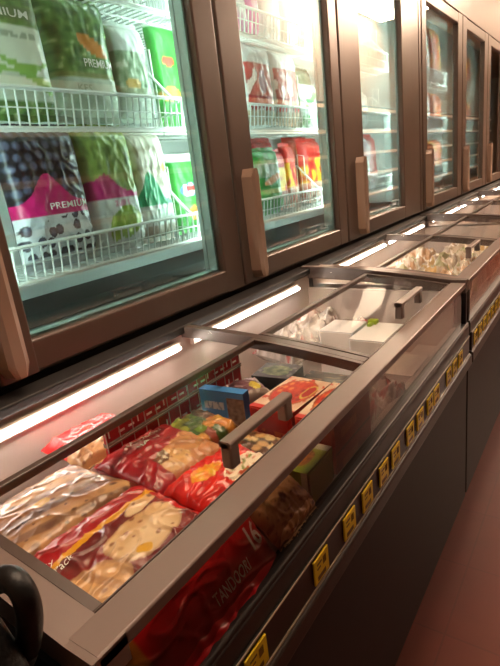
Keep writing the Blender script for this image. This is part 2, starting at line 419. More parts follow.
# red price strips and wire fence standing on the rear of the first chest
r=thing('wire_divider','red ticketed wire divider under the separator bar of the nearest chest','wire divider',(-1.785,1.5,-1.32))
for z0,z1,x in ((-1.08,-.985,-1.79),(-1.2,-1.105,-1.79)):
    b=MB(); b.box(x,x+.012,1.26,2.31,z0,z1); w=b
    for k in range(17): y=1.28+k*.06; w.box(x+.012,x+.015,y,y+(.035 if k%3 else .006),z0+.02,z0+(.03 if k%3 else .06),1)
    link('price_strip',b,[M['redstrip'],M['white']],r)
w=MB(); x=-1.77
for k in range(14): y=1.26+k*.08; w.tube([(x,y,-1.317),(x,y,-1.0)],.0028,5)
for z in (-.995,-1.09,-1.195,-1.29): w.tube([(x,1.26,z),(x,2.31,z)],.006,5)
link('wire_mesh',w,M['cwire'],r)
b=MB(); b.box(-1.80,-1.765,1.26,2.31,-1.1,-1.08); link('strip_holder',b,M['rail'],r)

# yellow price tags in the front rails
def price_tag(y,zt=-1.452):
    b=MB(); b.box(-.836,-.829,y-.06,y+.06,zt-.108,zt,0)
    for k in range(7): b.box(-.829,-.828,y+.012+k*.004,y+.0135+k*.004,zt-.055,zt-.02,1)
    b.box(-.829,-.828,y-.038,y+.0,zt-.03,zt-.022,1); b.box(-.829,-.828,y-.038,y-.01,zt-.05,zt-.043,1); b.box(-.829,-.828,y-.038,y+.03,zt-.1,zt-.08,1)
    return link('price_tag',b,[M['yellow'],M['ink']],None,(-.832,y,zt-.108))
ORD=['first','second','third','fourth','fifth','sixth','seventh','eighth','ninth','tenth','eleventh','twelfth','thirteenth','fourteenth']
ysA=[.97,1.44,1.72,1.93,2.15,2.33,2.58,2.77,2.98,3.13,3.45,3.62,3.80]
t0=None
for i,y in enumerate(ysA):
    lb=f'yellow price tag on the rail of nearest freezer, {ORD[i]} from its near end'
    if t0 is None: t0=price_tag(y); tag(t0,lb,'price tag','yellow price tags on the front rail')
    else: copy_tree(t0,(0,y-ysA[0],0),label=lb)
for i in range(14):
    y=4.34+i*.19
    copy_tree(t0,(0,y-ysA[0],0),label=f'yellow price tag on the rail of second freezer, {ORD[i]} from its near end')

# ------------------------------------------------------------------ upright glass-door cabinets
def upright(y0,y1,doors,label):
    r=thing('upright_freezer',label,'upright freezer',(-2.9,(y0+y1)/2,-.86),'upright glass door freezers')
    b=MB(); b.box(-3.42,-3.36,y0,y1,-.86,3.5); b.box(-3.36,-2.42,y0,y1,-.86,-.78); b.box(-3.36,-2.42,y0,y1,3.4,3.5); b.rbox(-2.44,-2.345,y0,y1,2.215,3.5,.014)
    b.box(-3.36,-2.40,y0,y0+.06,-.78,3.4); b.box(-3.36,-2.40,y1-.06,y1,-.78,3.4); 
    b.box(-2.44,-2.40,y0,y1,-.86,-.8)
    b.rbox(-2.44,-2.345,y0,doors[0][0]-.01,-.84,2.21,.014,axis='z'); b.rbox(-2.44,-2.345,doors[-1][1]+.01,y1,-.84,2.21,.014,axis='z')
    link('cabinet_shell',b,M['frame'],r)
    b=MB(); b.box(-3.36,-3.33,y0+.06,y1-.06,-.70,2.2); b.box(-3.33,-2.44,y0+.06,y0+.09,-.7,2.2); b.box(-3.33,-2.44,y1-.09,y1-.06,-.7,2.2); b.box(-3.33,-2.44,y0+.09,y1-.09,2.16,2.2)
    link('white_liner',b,M['liner2'],r)
    b=MB(); b.box(-3.33,-2.43,y0+.06,y1-.06,-.78,-.66)
    for k in range(26): x=-3.28+k*.03; b.box(x,x+.008,y0+.1,y1-.1,-.66,-.652)
    link('base_grille',b,M['sill'],r)
    for (a,c_,gl,gr,hy) in doors:
        f=MB(); zb,zt,gb,gt=-.835,2.2,-.67,2.03
        f.rbox(-2.42,-2.335,a,gl,zb,zt,.014,axis='z'); f.rbox(-2.42,-2.335,gr,c_,zb,zt,.014,axis='z')
        f.rbox(-2.42,-2.338,gl-.01,gr+.01,zb,gb,.014); f.rbox(-2.42,-2.338,gl-.01,gr+.01,gt,zt,.014)
        d=link('door',f,M['frame'],r)
        k=MB(); w_=.06
        k.box(-2.47,-2.40,gl-.005,gl+.012,gb,gt); k.box(-2.5,-2.40,gr-w_*.3,gr+.002,gb,gt); k.box(-2.47,-2.4,gl,gr,gb-.002,gb+.012); k.box(-2.47,-2.4,gl,gr,gt-.012,gt)
        k.box(-2.5,-2.47,gr-.03,gr+.08,gb,gt)
        link('spacer',k,M['gasket'],d)
        g=MB(); g.box(-2.392,-2.382,gl,gr,gb,gt); link('glass_pane',g,M['gdoor'],d)
        h=MB(); n=14; vs=[]
        # vertical pull with rounded ends, standing proud of the stile
        for i in range(n+1):
            t=i/n; z=-.80+.84*t; e=min(1.,(min(t,1-t)/.06)); s=.55+.45*math.sqrt(max(0,1-(1-e)**2))
            wd=.068*s
            for (x,y) in ((-2.335,hy-wd),(-2.25,hy-wd*.8),(-2.235,hy-wd*.4),(-2.235,hy+wd*.4),(-2.25,hy+wd*.8),(-2.335,hy+wd)): vs.append((x,y,z))
        fs=[]
        for i in range(n):
            for q in range(6): fs.append((i*6+q,i*6+(q+1)%6,(i+1)*6+(q+1)%6,(i+1)*6+q))
        fs += [tuple(range(6))[::-1],tuple(range(n*6,n*6+6))]
        h.add(vs,fs); plabel(link('handle',h,M['handle'],d),'upright bronze pull handle')
        for yy in (gl-.13,gr+.13):
            t_=MB(); t_.tube([(-2.50,yy,-.6),(-2.50,yy,2.1)],.028,8); plabel(link('light_tube',t_,M['tube'],r),'glowing cool white tube')
        m_=MB(); m_.rbox(-2.475,-2.42,gr+.06,gr+.2,-.78,2.16,.01,axis='z'); link('mullion',m_,M['gasket'],r)
    return r
upright(1.12,8.02,[(1.16,3.24,1.37,3.01,1.22),(3.27,5.28,3.55,5.08,3.42),(5.31,7.66,5.84,7.26,5.64)],'nearest upright freezer with three glass doors over the chest freezers')
ub=upright(8.04,15.4,[(8.16,10.62,8.38,10.3,8.33),(10.65,12.95,10.95,12.6,10.8),(12.98,15.3,13.3,14.9,13.13)],'farther upright freezer whose brown glass doors mirror the store')

def wire_shelf(ya,yb,z,label):
    r=thing('wire_shelf',label,'wire shelf',((-2.95),(ya+yb)/2,z),'white wire shelves in the upright freezers')
    d=MB(); n=int((yb-ya)/.058)
    for k in range(n+1):
        y=ya+(yb-ya)*k/n; d.tube([(-3.3,y,z),(-2.6,y,z)],.006,5)
    for x in (-3.3,-3.05,-2.8,-2.62): d.tube([(x,ya,z-.01),(x,yb,z-.01)],.008,5)
    link('shelf_deck',d,M['wire'],r)
    g=MB()
    for k in range(n+1):
        y=ya+(yb-ya)*k/n; g.tube([(-2.6,y,z),(-2.575,y,z+.19)],.0055,5)
    for (x,zz,rr) in ((-2.575,.195,.012),(-2.585,.1,.004),(-2.6,.0,.012)): g.tube([(x,ya,z+zz),(x,yb,z+zz)],rr,6)
    link('front_guard',g,M['wire'],r)
    for y in ((ya+.02,yb-.03) if ya<2 else (yb-.03,)):
        s_=MB(); top=lambda x:.19+max(0.,min(.27,(-2.62-x)*1.05))
        xs=[-2.6-.055*i for i in range(13)]
        for x in xs: s_.tube([(x,y,z),(x,y,z+top(x))],.005,5)
        s_.tube([(x,y,z+top(x)) for x in xs],.009,6); s_.tube([(x,y+.03,z+top(x)-.012) for x in xs],.007,6); s_.tube([(xs[0],y,z+.1),(xs[-1],y,z+.1)],.005,5)
        s_.tube([(-2.78,y,z+.36),(-2.78,y,z+.55),(-2.86,y,z+.57),(-2.86,y,z+.46)],.007,5)
        link('side_divider',s_,M['wire'],r)
    return r
LV=((-.43,'lower'),(.37,'middle'),(1.11,'upper'))
DN=(('first',1.22,3.06),('second',3.08,5.25),('third',5.35,7.6))
for dn,a,c_ in DN:
    for z,ln in LV: wire_shelf(a,c_,z,f'white wire basket shelf behind the {dn} glass door, {ln} level')
sh=[wire_shelf(8.2,10.9,z,f'white wire shelf, {ln} level, behind the first mirrored door past the wide post') for z,ln in LV]
for (dy,nm) in ((2.75,'second'),):
    for s0,(z,ln) in zip(sh,LV): copy_tree(s0,(0,dy,0),label=f'white wire shelf, {ln} level, behind the {nm} mirrored door past the wide post')

# ------------------------------------------------------------------ printed designs
def H(x): return lin(x)
def cells(u,v,sc,s):
    """round pieces: distance to the nearest jittered centre, and a random per piece"""
    x,y=u*sc,v*sc; best=9;rid=0
    for i in (-1,0,1):
        for j in (-1,0,1):
            gx,gy=math.floor(x)+i,math.floor(y)+j
            hx=gx+.5+.45*nz(gx*1.7+.3,gy*2.3+.7,s); hy=gy+.5+.45*nz(gx*2.9+.1,gy*1.3+.9,s+5)
            d=math.hypot(x-hx,y-hy)
            if d<best: best=d; rid=nz(gx*3.1+.37,gy*4.3+.21,s+8)
    return best,rid
def bread(u,v,s,base='e9cfa8',dark='8a5230'):
    c=mix(H(base),H('cfa673'),.45+.9*nz(u*5,v*5+s,1))
    d,r_=cells(u,v,9.5,s); k=.16+.3*abs(r_)
    c=mix(c,H(dark),(1-sm(k*.4,k,d+.1*nz(u*22,v*22,s)))*(.9 if r_>-.1 else .35))
    return mix(c,H('6b3c22'),sm(.42,.6,nz(u*6+s,v*6,s+3))*.7)
def ell(u,v,cu,cv,ru,rv,rot=0.,wob=0.,s=0):
    a,b_=u-cu,v-cv; ca_,sa=math.cos(rot),math.sin(rot); x,y=a*ca_+b_*sa,-a*sa+b_*ca_
    return math.sqrt((x/ru)**2+(y/rv)**2)+wob*nz(u*5,v*5,s)
def greens(u,v,s,cs=('3f6f35','86b15b','d2e0ae'),sc=9,st=2.):
    n=nz(u*sc,v*sc*st,s)+.5*nz(u*sc*2.3,v*sc*2.1,s+1)
    return mix(mix(H(cs[0]),H(cs[1]),.5+n*1.2),H(cs[2]),sm(.35,.7,n))
# ---- first chest: bags
def c_naanB(u,v):
    yl=.57+.24*u+.04*math.sin(u*5)
    red=mix(H('b5141f'),H('980f1a'),.5+nz(u*5,v*5,3))
    c=mix(H('6a0f10'),H('86201a'),.5+nz(u*4,v*4,1))
    e1=ell(u,v,.66,.36,.27,.22,.3,.16,1); e2=ell(u,v,.2,.2,.25,.24,-.2,.16,2); e3=ell(u,v,.82,.66,.13,.07,.3,.2,4)
    if e3<1: c=mix(bread(u,v,9),H('7a4326'),sm(.85,1.,e3)*.6)
    if e1<1: c=mix(bread(u,v,4,'ecd0a8'),H('8a5230'),sm(.88,1.,e1)*.6)
    elif e2<1: c=mix(bread(u,v,7,'dfae78'),H('7a4326'),max(sm(.85,1.,e2)*.6, sm(.3,.6,math.sin(u*40+v*12))*.4))
    if ell(u,v,.56,.22,.05,.05)<1: c=H('e5b12c')
    if u>.93: c=H('b81c1f')
    if v>yl: c=red
    if abs(v-yl)<.03: c=H('e2a522')
    if v>.84 and u<.17-(v-.84)*.3: c=H('f0bd18')
    return c
UY,VX=(0,1,0),(-1,0,0)
bag('naan_pack','large red naan pack with yellow curved line and two breads, beside the front rail','bread pack',(-1.285,.85,-1.165),(.05,1,.0),(-1,.05,.04),.62,.43,.11,c_naanB,seed=1.3,res=130,lump=.012,wr=.03,flatback=2.4,
    texts=(('Family',.03,.66,.2,.055,'white',.1,.0,.3),('Value Pack',.02,.55,.28,.055,'white',.12,.0,.3)))
def c_naanA(u,v):
    e=ell(u,v,.5,.45,.62,.56,0,.1,3)
    c=bread(u,v,12,'9a6c48','4a2716'); c=mix(c,H('4f2a1a'),sm(.0,.6,math.sin(v*26+u*9)+.9*nz(u*6,v*6,3))*.6)
    if ell(u,v,.52,.5,.06,.06)<1: c=H('c79a2d')
    if v>.95: c=H('d33a22')
    if e>1: c=H('6b2a1c')
    return c
bag('naan_pack','brown naan pack lying against the near end, left of the red family pack','bread pack',(-1.71,.86,-1.165),(.02,1,0),(-1,.1,-.05),.62,.44,.11,c_naanA,seed=5.1,res=100,wr=.010,flatback=2.2,lump=.004)
def c_C(u,v):
    red=mix(H('ac1220'),H('8e0e1a'),.5+nz(u*6,v*6,3)); c=red
    if v<.46+.3*(u-.5) and u>.28:
        c=mix(H('a36a43'),H('c98d58'),.5+nz(u*6+v*8,v*3,2))
        if ell(u,v,.45,.25,.18,.2,0,.2)<1: c=bread(u,v,3,'e0b070')
        if ell(u,v,.34,.38,.14,.14)<1: c=mix(H('6b4426'),H('e6dcc4'),sm(.1,.3,nz(u*16,v*16,4)))
    return c
bag('naan_pack','dark red bread pack with a bowl picture, behind the yellow lined naan pack','bread pack',(-1.545,1.36,-1.155),(.08,1,.0),(-1,.08,.05),.42,.40,.11,c_C,seed=2.7,res=64,wr=.03,flatback=2.4,
    texts=(('TANDOORI',.28,.8,.5,.06,'seal'),('NAAN',.36,.68,.3,.06,'seal')))
def c_D(u,v):
    c=mix(H('d8201f'),H('b01520'),.5+nz(u*6,v*6,3))
    if v<.42: c=bread(u,v,5,'c79a70','7a3c28')
    return c
bag('naan_pack','glossy red and tan bag lying under the dark separator bar at the rear','bread pack',(-2.0,1.37,-1.17),(.05,1,0),(-1,.05,.05),.40,.32,.12,c_D,seed=3.9,res=50,wr=.03,drop=None)
def c_E(u,v):
    c=mix(H('ee2412'),H('c9140f'),.5+nz(u*6,v*6,3))
    if ell(u,v,.35,.62,.2,.16,0,.4)<1: c=mix(H('f08a1c'),H('f2c02a'),.5+nz(u*14,v*14,1))
    e=ell(u,v,.75,.25,.36,.26,0,.0)
    if e<1: c=mix(H('efe3cc'),H('c3552c'),sm(.1,.4,nz(u*14,v*14,6))); c=mix(c,H('7d8a33'),sm(.2,.4,nz(u*12+5,v*12,8)))
    if .92<e<1: c=H('f5e7d2')
    return c
bag('frozen_food_bag','bright red orange bag with a food plate picture, under the near lid handle','bag',(-1.205,1.36,-1.165),(.12,1,0),(-1,.12,.05),.42,.27,.11,c_E,seed=4.4,res=60,wr=.03,flatback=2.4)
def c_F(u,v):
    c=H('6a7a3a'); d,r_=cells(u,v,4.5,3)
    pal=('6f8f2c','d6c238','3f5c2a','c98a35','8a3a28','a9b84a')
    c=mix(H(pal[int((r_+1)*30)%6]),H('2c3a1c'),sm(.35,.75,d))
    if u>.62 and v>.4: c=mix(H('5c3a2c'),H('8a6a50'),.5+nz(u*9,v*9,2))
    if u>.6 and .1<v<.45: c=mix(c,H('d98530'),.6)
    return c
bag('frozen_food_bag','green and yellow vegetable mix bag below the blue carton','bag',(-1.58,1.675,-1.19),(.15,1,0),(-1,.15,.02),.26,.30,.12,c_F,seed=6.2,res=56,wr=.03)
def c_P(u,v):
    c=mix(H('5b2f43'),H('7b4a55'),.5+nz(u*5,v*5,2))
    if ell(u,v,.72,.4,.12,.2)<1: c=H('c9b52f')
    if v<.2: c=H('8a7a70')
    return c
bag('frozen_food_bag','purple bag with a yellow spot behind the blue carton','bag',(-1.6,2.09,-1.19),(.5,.85,0),(-.85,.5,.1),.26,.22,.15,c_P,seed=7.7,res=36,wr=.02)
def c_plate(u,v):
    c=H('7d4a2c'); d,r_=cells(u,v,5,7)
    c=mix(H(('c79b62','8c4a2a','d8bd8c','5e3a22')[int((r_+1)*20)%4]),H('3c2114'),sm(.35,.7,d))
    if ell(u,v,.5,.5,.5,.5)>1: c=H('b5331f')
    return c
bag('frozen_food_bag','small bag picturing brown noodles between red bag and pizza cartons','bag',(-1.26,1.665,-1.225),(.1,1,0),(-1,.1,0),.22,.28,.13,c_plate,seed=8.8,res=36,wr=.02)

# ---- first chest: cartons
def c_pizza(pic):
    def f(u,v):
        e=ell(u,v,.55,.5,.40,.46)
        c=mix(H('efd9bf'),H('e3b79a'),.5+nz(u*5,v*5,pic))
        if nz(u*8,v*8,pic+3)>.32: c=H('d2482e')
        if e<1:
            c=mix(H('e04a22'),H('c22a18'),.5+nz(u*9,v*9,pic)); d,r_=cells(u,v,7,pic)
            if r_>.05: c=mix(H('f09048'),c,sm(.2,.45,d))
            if r_<-.2: c=mix(H('9c1a14'),c,sm(.2,.4,d))
        if .92<e<1: c=H('b3541f')
        e2=ell(u,v,.62,.2,.2,.12)
        if e2<1: c=H('d9c15a')
        if e2<.82: c=H('b8231c')
        if u<.1: c=H('d02a1c')
        return c
    return f
def c_pznear(u,v):
    c=mix(H('d3221a'),H('b81914'),.5+nz(u*4,v*4,1))
    if .3<v<.62 and nz(u*7,v*3,4)>.1: c=H('e25a2e')
    if v>.88: c=H('e2472c')
    return c
def c_pzfront(u,v):
    c=mix(H('b01c17'),H('8f1512'),.5+nz(u*4,v*4,1)); k=(v*3)%1
    if k<.06: c=H('4f0d0c')
    if .35<k<.7 and .15<u<.6: c=H('c9552f')
    return c
pz=dict(near=c_pznear,front=c_pzfront,all=lambda u,v:H('a81a16'))
carton('pizza_box','red pizza carton with a round pizza picture, left of its twin','carton',-1.40,-1.15,1.86,2.26,-1.32,-1.1,dict(pz,top=c_pizza(2)),'pizza cartons',rot=-.06,flapcol=H('bf1d17'))
carton('pizza_box','red pizza carton beside the front glass, right of its twin','carton',-1.135,-.935,1.84,2.26,-1.6,-1.1,dict(pz,top=c_pizza(5)),'pizza cartons',rot=0.0,flapcol=H('c9201a'))
def c_green(u,v):
    c=mix(H('8db52a'),H('a9c93c'),.5+nz(u*4,v*4,1))
    if u>.82: c=H('e4ead2')
    if ell(u,v,.45,.45,.3,.25)<1: c=mix(H('c98b52'),H('7a4a24'),.5+nz(u*12,v*12,3))
    return c
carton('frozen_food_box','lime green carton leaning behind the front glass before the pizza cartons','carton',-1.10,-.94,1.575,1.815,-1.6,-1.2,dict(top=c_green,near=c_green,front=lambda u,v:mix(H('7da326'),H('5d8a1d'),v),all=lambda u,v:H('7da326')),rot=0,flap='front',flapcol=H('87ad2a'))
def c_brown(u,v):
    return mix(bread(u,v,15,'c99a66','70402a'),H('4b1f18'),sm(.3,.6,nz(u*5,v*14,2)))
bag('frozen_food_bag','clear fronted bag of brown bread behind the front glass, next to the lime green carton','bag',(-1.01,1.405,-1.235),(0,1,0),(-.8,0,.6),.29,.28,.12,c_brown,seed=14.2,res=44,wr=.03,flatback=.8)
def c_bluen(u,v):
    c=mix(H('3c86d6'),H('55a2ee'),v)
    if .08<u<.55 and .55<v<.75: c=H('d7e4ee') if nz(u*20,v*6,3)<.15 else H('7f9fc4')
    if u>.6 and v<.86: c=mix(H('7a5a46'),H('b09a86'),.5+nz(u*12,v*12,3))
    return c
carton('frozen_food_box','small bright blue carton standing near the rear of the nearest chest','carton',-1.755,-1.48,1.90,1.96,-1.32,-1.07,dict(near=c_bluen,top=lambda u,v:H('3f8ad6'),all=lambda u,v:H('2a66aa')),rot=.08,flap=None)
def c_dark(u,v):
    c=H('1f1c1b')
    if ell(u,v,.2,.65,.12,.2)<1: c=H('d7cfc6')
    if ell(u,v,.5,.35,.09,.16)<1: c=H('b8aea4')
    if ell(u,v,.75,.7,.07,.12)<1: c=H('a33128')
    return c
carton('frozen_food_box','black carton with green leaf lid beside the cross bar','carton',-1.66,-1.42,2.25,2.46,-1.6,-1.12,dict(near=c_dark,top=lambda u,v:(greens(u,v,4,('5c6a3a','a2a870','d8d9b0'),5,1) if ell(u,v,.5,.5,.36,.36,0,.3)<1 else mix(H('4a403a'),H('8d8178'),sm(.2,.5,nz(u*6,v*6,2)))),all=lambda u,v:H('23201e')),rot=.1,flap=None)
carton('frozen_food_box','dark brown carton touching the cross bar behind the pizza cartons','carton',-1.37,-1.02,2.31,2.46,-1.6,-1.14,dict(top=lambda u,v:mix(H('2c1d18'),H('8a6a50'),sm(.2,.5,nz(u*8,v*8,2))),near=c_dark,all=lambda u,v:H('2a1c18')),flap=None)

# ---- long red tandoori pack standing along the front glass
def c_tand(u,v):
    c=mix(H('d3121c'),H('b20d17'),.5+nz(u*5,v*4,3))
    if u<.07: c=H('b5741f')
    if v>.82 and .62<u<.95: c=mix(H('c78a6a'),H('d8a98a'),.5+nz(u*9,v*9,1))
    return c
bag('naan_pack','long red tandoori pack standing behind the front glass under the rail','bread pack',(-.985,.94,-1.29),(0,1,0),(-.62,0,.8),.68,.34,.13,c_tand,seed=9.4,res=70,wr=.02,flatback=.4,
    texts=(('TANDOORI',.46,.40,.30,.12,'white',0.,.015,.2),('16',.83,.50,.11,.24,'white',0.,.02,.2)))

# ---- first chest, far half: white cartons and clear bags
wb=dict(all=lambda u,v:H('eaeaec'))
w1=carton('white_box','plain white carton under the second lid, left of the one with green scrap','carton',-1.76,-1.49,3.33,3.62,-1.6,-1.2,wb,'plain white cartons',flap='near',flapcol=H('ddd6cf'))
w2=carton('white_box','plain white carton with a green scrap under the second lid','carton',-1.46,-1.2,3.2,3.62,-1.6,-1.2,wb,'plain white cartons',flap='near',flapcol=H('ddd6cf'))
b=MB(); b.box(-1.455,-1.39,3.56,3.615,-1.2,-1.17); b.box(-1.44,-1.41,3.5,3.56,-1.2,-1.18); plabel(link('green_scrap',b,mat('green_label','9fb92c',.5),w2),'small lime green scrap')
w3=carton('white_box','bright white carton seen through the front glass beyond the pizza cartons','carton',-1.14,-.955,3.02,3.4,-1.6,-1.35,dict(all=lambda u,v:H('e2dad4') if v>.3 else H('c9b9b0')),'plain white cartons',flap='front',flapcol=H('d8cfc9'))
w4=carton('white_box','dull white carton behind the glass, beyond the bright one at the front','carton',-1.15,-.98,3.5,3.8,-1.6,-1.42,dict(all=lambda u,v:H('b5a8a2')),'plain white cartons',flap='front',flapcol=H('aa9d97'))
def c_clear(s):
    def f(u,v):
        n=nz(u*6,v*6,s); c=mix(H('cfc4bf'),H('8f827d'),.5+n)
        if nz(u*3.5,v*3.5,s+4)>.28: c=mix(c,H('b3202a'),.8)
        return mix(c,H('f5f0ec'),sm(.25,.5,nz(u*9,v*9,s+7)))
    return f
k=0
for (x,y,z,a,lb) in ((-2.0,3.25,-1.36,.1,'crumpled clear bag with red print at the rear wall, nearest of three'),(-2.0,3.68,-1.34,-.05,'crumpled clear bag with red print at the rear wall, middle of three'),(-1.72,3.86,-1.48,1.5,'crumpled clear bag at the end wall behind the white cartons'),
                     (-1.06,2.66,-1.43,.2,'crumpled clear bag behind the front glass, right of the pizza cartons')):
    bag('clear_bag',lb,'bag',(x,y,z),(math.sin(a),math.cos(a),0),(-math.cos(a),math.sin(a),.1),.42 if x<-1.5 else .4,.36 if x<-1.5 else .2,.26,c_clear(k*3.1),'crumpled clear bags',seed=k*2.3+1,res=40,lump=.09,lscale=5,wr=.05,film='clearf'); k+=1

# ---- second chest: pale crumpled bags
def c_pale(s):
    def f(u,v):
        c=mix(H('e9e1d3'),H('b9a58f'),.5+nz(u*4,v*4,s))
        t=nz(u*3,v*3,s+6)
        if t>.18: c=mix(c,H('d9b060' if s%2<1 else 'b98a5c'),.75)
        if t<-.35: c=mix(c,H('98a06a'),.7)
        return mix(c,H('ffffff'),sm(.25,.5,nz(u*8,v*8,s+2)))
    return f
k=0
spots=[(-2.02,4.75),(-2.0,5.35),(-1.98,5.95),(-1.95,6.6),(-1.62,5.1),(-1.6,5.7),(-1.58,6.3),(-1.56,6.95),(-1.24,5.25),(-1.22,5.85),(-1.2,6.45),(-1.2,7.1)]
for (x,y) in spots:
    a=.25*nz(x*9,y*5); row='rear' if x<-1.9 else ('middle' if x<-1.4 else 'front')
    nth=ORD[[q for q in spots if abs(q[0]-x)<.12].index((x,y))]
    bag('pale_bag',f'pale crumpled bag in the second chest, {nth} from near end, {row} row','bag',(x,y,-1.40+.04*nz(x*5,y*7)),(math.sin(a),math.cos(a),.1),(-math.cos(a),math.sin(a),.12*nz(y,x)),.54,.33,.34,c_pale(k*1.7),'pale crumpled bags in the second chest',seed=k*1.9+2,res=36,lump=.1,lscale=4,wr=.05,film='film'); k+=1

# ------------------------------------------------------------------ bags on the upright shelves (standing: u along +y, v up, facing the aisle)
def stand(name,label,x,ya,yb,z0,z1,t,col,lean=.05,group='frozen bags on the wire shelves',**kw):
    kw['wr']=kw.get('wr',.018)*.55
    h=z1-z0
    return bag(name,label,'bag',(x-lean*h*.5,(ya+yb)/2,(z0+z1)/2+.01),(0,1,0),(-lean,0,1),yb-ya,h*.92,t,col,group,film='filmc',**kw)
def c_bean(u,v):
    c=H('e4ecdc')
    if v>.62: c=mix(H('6f8f4a'),greens(u,v,3),.6)
    if ell(u,v,.35,.86,.3,.06)<1: c=H('e39a3c')
    if .66<v<.76: c=mix(H('66784f'),c,.25)
    for k_ in range(3):
        if abs(v-.2-.11*k_-.1*math.sin(u*4+k_))<.022*(1+.5*math.sin(u*9+k_)): c=H('8fbf5c')
    if .53<v<.575 and .08<u<.88 and nz(u*26,v*22,7)>-.1: c=mix(c,H('7f927c'),.75)
    if v<.08: c=greens(u,v,5)
    return c
stand('frozen_bag','white and green bean bag with an orange badge, far left on the middle shelf',-2.74,1.58,2.1,.42,1.16,.2,c_bean,seed=11,res=44,texts=(('PREMIUM',.1,.68,.7,.06,'white'),))
def c_kale(u,v):
    c=greens(u,v,7,('3c6b32','6c9a4c','b9d79a'),7,3)
    if v<.30: c=mix(H('d5dfd0'),H('aab8a6'),.5+nz(u*5,v*5,2))
    if .30<v<.36: c=H('7c8a4e')
    if ell(u,v,.62,.58,.24,.07,-.3)<1: c=H('e08a2a')
    return c
stand('frozen_bag','leafy green bag with an orange oval badge, second on the middle shelf',-2.78,2.14,2.63,.42,1.16,.2,c_kale,seed=12,res=44,texts=(('PREMIUM',.42,.40,.5,.07,'white'),('KES',.24,.19,.22,.06,'sage')))
def c_pale3(u,v):
    c=greens(u,v,9,('6d8f6a','a3bf9d','dfeadb'),8,1)
    if v>.72: c=H('dfe8e2')
    if ell(u,v,.35,.36,.22,.06)<1: c=H('d8b260')
    if v<.25: c=H('c9d6cc')
    return c
stand('frozen_bag','pale misty green bag with a clear top, third on the middle shelf',-2.76,2.62,2.94,.42,1.04,.17,c_pale3,seed=13,res=40)
def c_gg(u,v):
    c=mix(H('1d8a30'),H('46ad48'),.5+nz(u*4,v*4,1))
    if ell(u,v,.35,.62,.2,.05)<1: c=H('d8452c')
    if ell(u,v,.3,.28,.3,.08)<1: c=H('e0a24a')
    if v>.96: c=H('e6f2e2')
    return c
stand('frozen_bag','bright green bag at the right end of the middle shelf, first door',-2.84,3.1,3.44,.4,1.14,.16,c_gg,seed=14,res=40)
def c_blue(u,v):
    top=.36-.12*sm(0.0,.6,u)
    d,r_=cells(u,v*1.4,8.5,3); c=mix(H('4a4f68'),H('0b0b14'),sm(.22,.5,d)); 
    if r_>.1: c=mix(c,H('77809a'),(1-sm(.1,.25,d))*.5)
    lo=.36; hi=.45+.22*math.exp(-((u-.42)/.22)**2)
    if v<hi: c=mix(H('d81b78'),H('b8155f'),.5+nz(u*4,v*4,2))
    if v<lo:
        c=mix(H('dfe1e4'),H('b9bfc4'),.5+nz(u*3,v*3,4))
        d,r_=cells(u,v*1.2,8,11)
        if .05<v<.3+.08*u and r_>-.25 and d<.40: c=mix(H('4a4f66'),H('1a1b28'),sm(.1,.4,d))
    return c
stand('frozen_bag','blueberry bag with a magenta band, far left on the lower shelf',-2.75,1.66,2.19,-.41,.4,.22,c_blue,seed=15,res=110,lump=.014,wr=.03,texts=(('PREMIUM',.38,.40,.55,.05,'white'),))
def c_eda(u,v):
    c=greens(u,v,21,('5c7a38','9bb85c','d5e3a8'),8,1.3)
    hi=.56+.1*math.exp(-((u-.3)/.2)**2)-.12*u
    if v<hi: c=mix(H('cf2f80'),H('b32469'),.5+nz(u*4,v*4,2))
    if v<.42: c=mix(H('e3e4e2'),H('c6cbc8'),.5+nz(u*3,v*3,4))
    if .34<v<.40 and .38<u<.68 and nz(u*30,v*24,7)>-.05: c=mix(c,H('cf4f86'),.7)
    e=ell(u,v,.55,.2,.34,.13,.15,.3)
    if e<1: c=greens(u,v,5,('6f9a2c','9cc23e','d8e690'),9,1)
    return c
stand('frozen_bag','green bean bag with a magenta band, between blueberries and mushrooms',-2.75,2.19,2.63,-.41,.4,.2,c_eda,seed=16,res=56,wr=.03)
def c_mush(u,v):
    d,r_=cells(u,v,6,5); c=mix(H('e8e3d4'),H('a59c86'),sm(.25,.65,d))
    if ell(u,v,.78,.66,.07,.04)<1: c=H('e6cf3a')
    hi=.34+.3*math.exp(-((u-.35)/.26)**2)
    if v<hi: c=mix(H('1f9a68'),H('2fb57e'),.5+nz(u*4,v*4,2))
    if v<.32: c=mix(H('e9ece8'),H('cfd8d2'),.5+nz(u*3,v*3,2))
    if .2<v<.27 and .36<u<.68 and nz(u*30,v*24,9)>-.05: c=mix(c,H('7fc0a4'),.7)
    if v<.12: c=mix(H('b8b0a0'),H('8f8878'),.5+nz(u*9,v*9,2))
    return c
stand('frozen_bag','mushroom bag with a teal green peak, right of the magenta bean bag',-2.78,2.62,3.0,-.41,.38,.18,c_mush,seed=17,res=56,wr=.03)
def c_gg2(u,v):
    c=mix(H('1a8a2e'),H('42a844'),.5+nz(u*4,v*4,1))
    if ell(u,v,.5,.55,.36,.09)<1: c=H('eef2f2') if nz(u*16,v*8,2)>-.1 else H('3a5fa8')
    if ell(u,v,.5,.57,.2,.03)<1: c=H('d8342c')
    if ell(u,v,.5,.22,.2,.1)<1: c=H('e2803a')
    if v>.95: c=H('eef6ea')
    return c
stand('frozen_bag','green bag with a white oval badge, right end of lower shelf, first door',-2.84,3.09,3.46,-.41,.2,.15,c_gg2,seed=18,res=44)
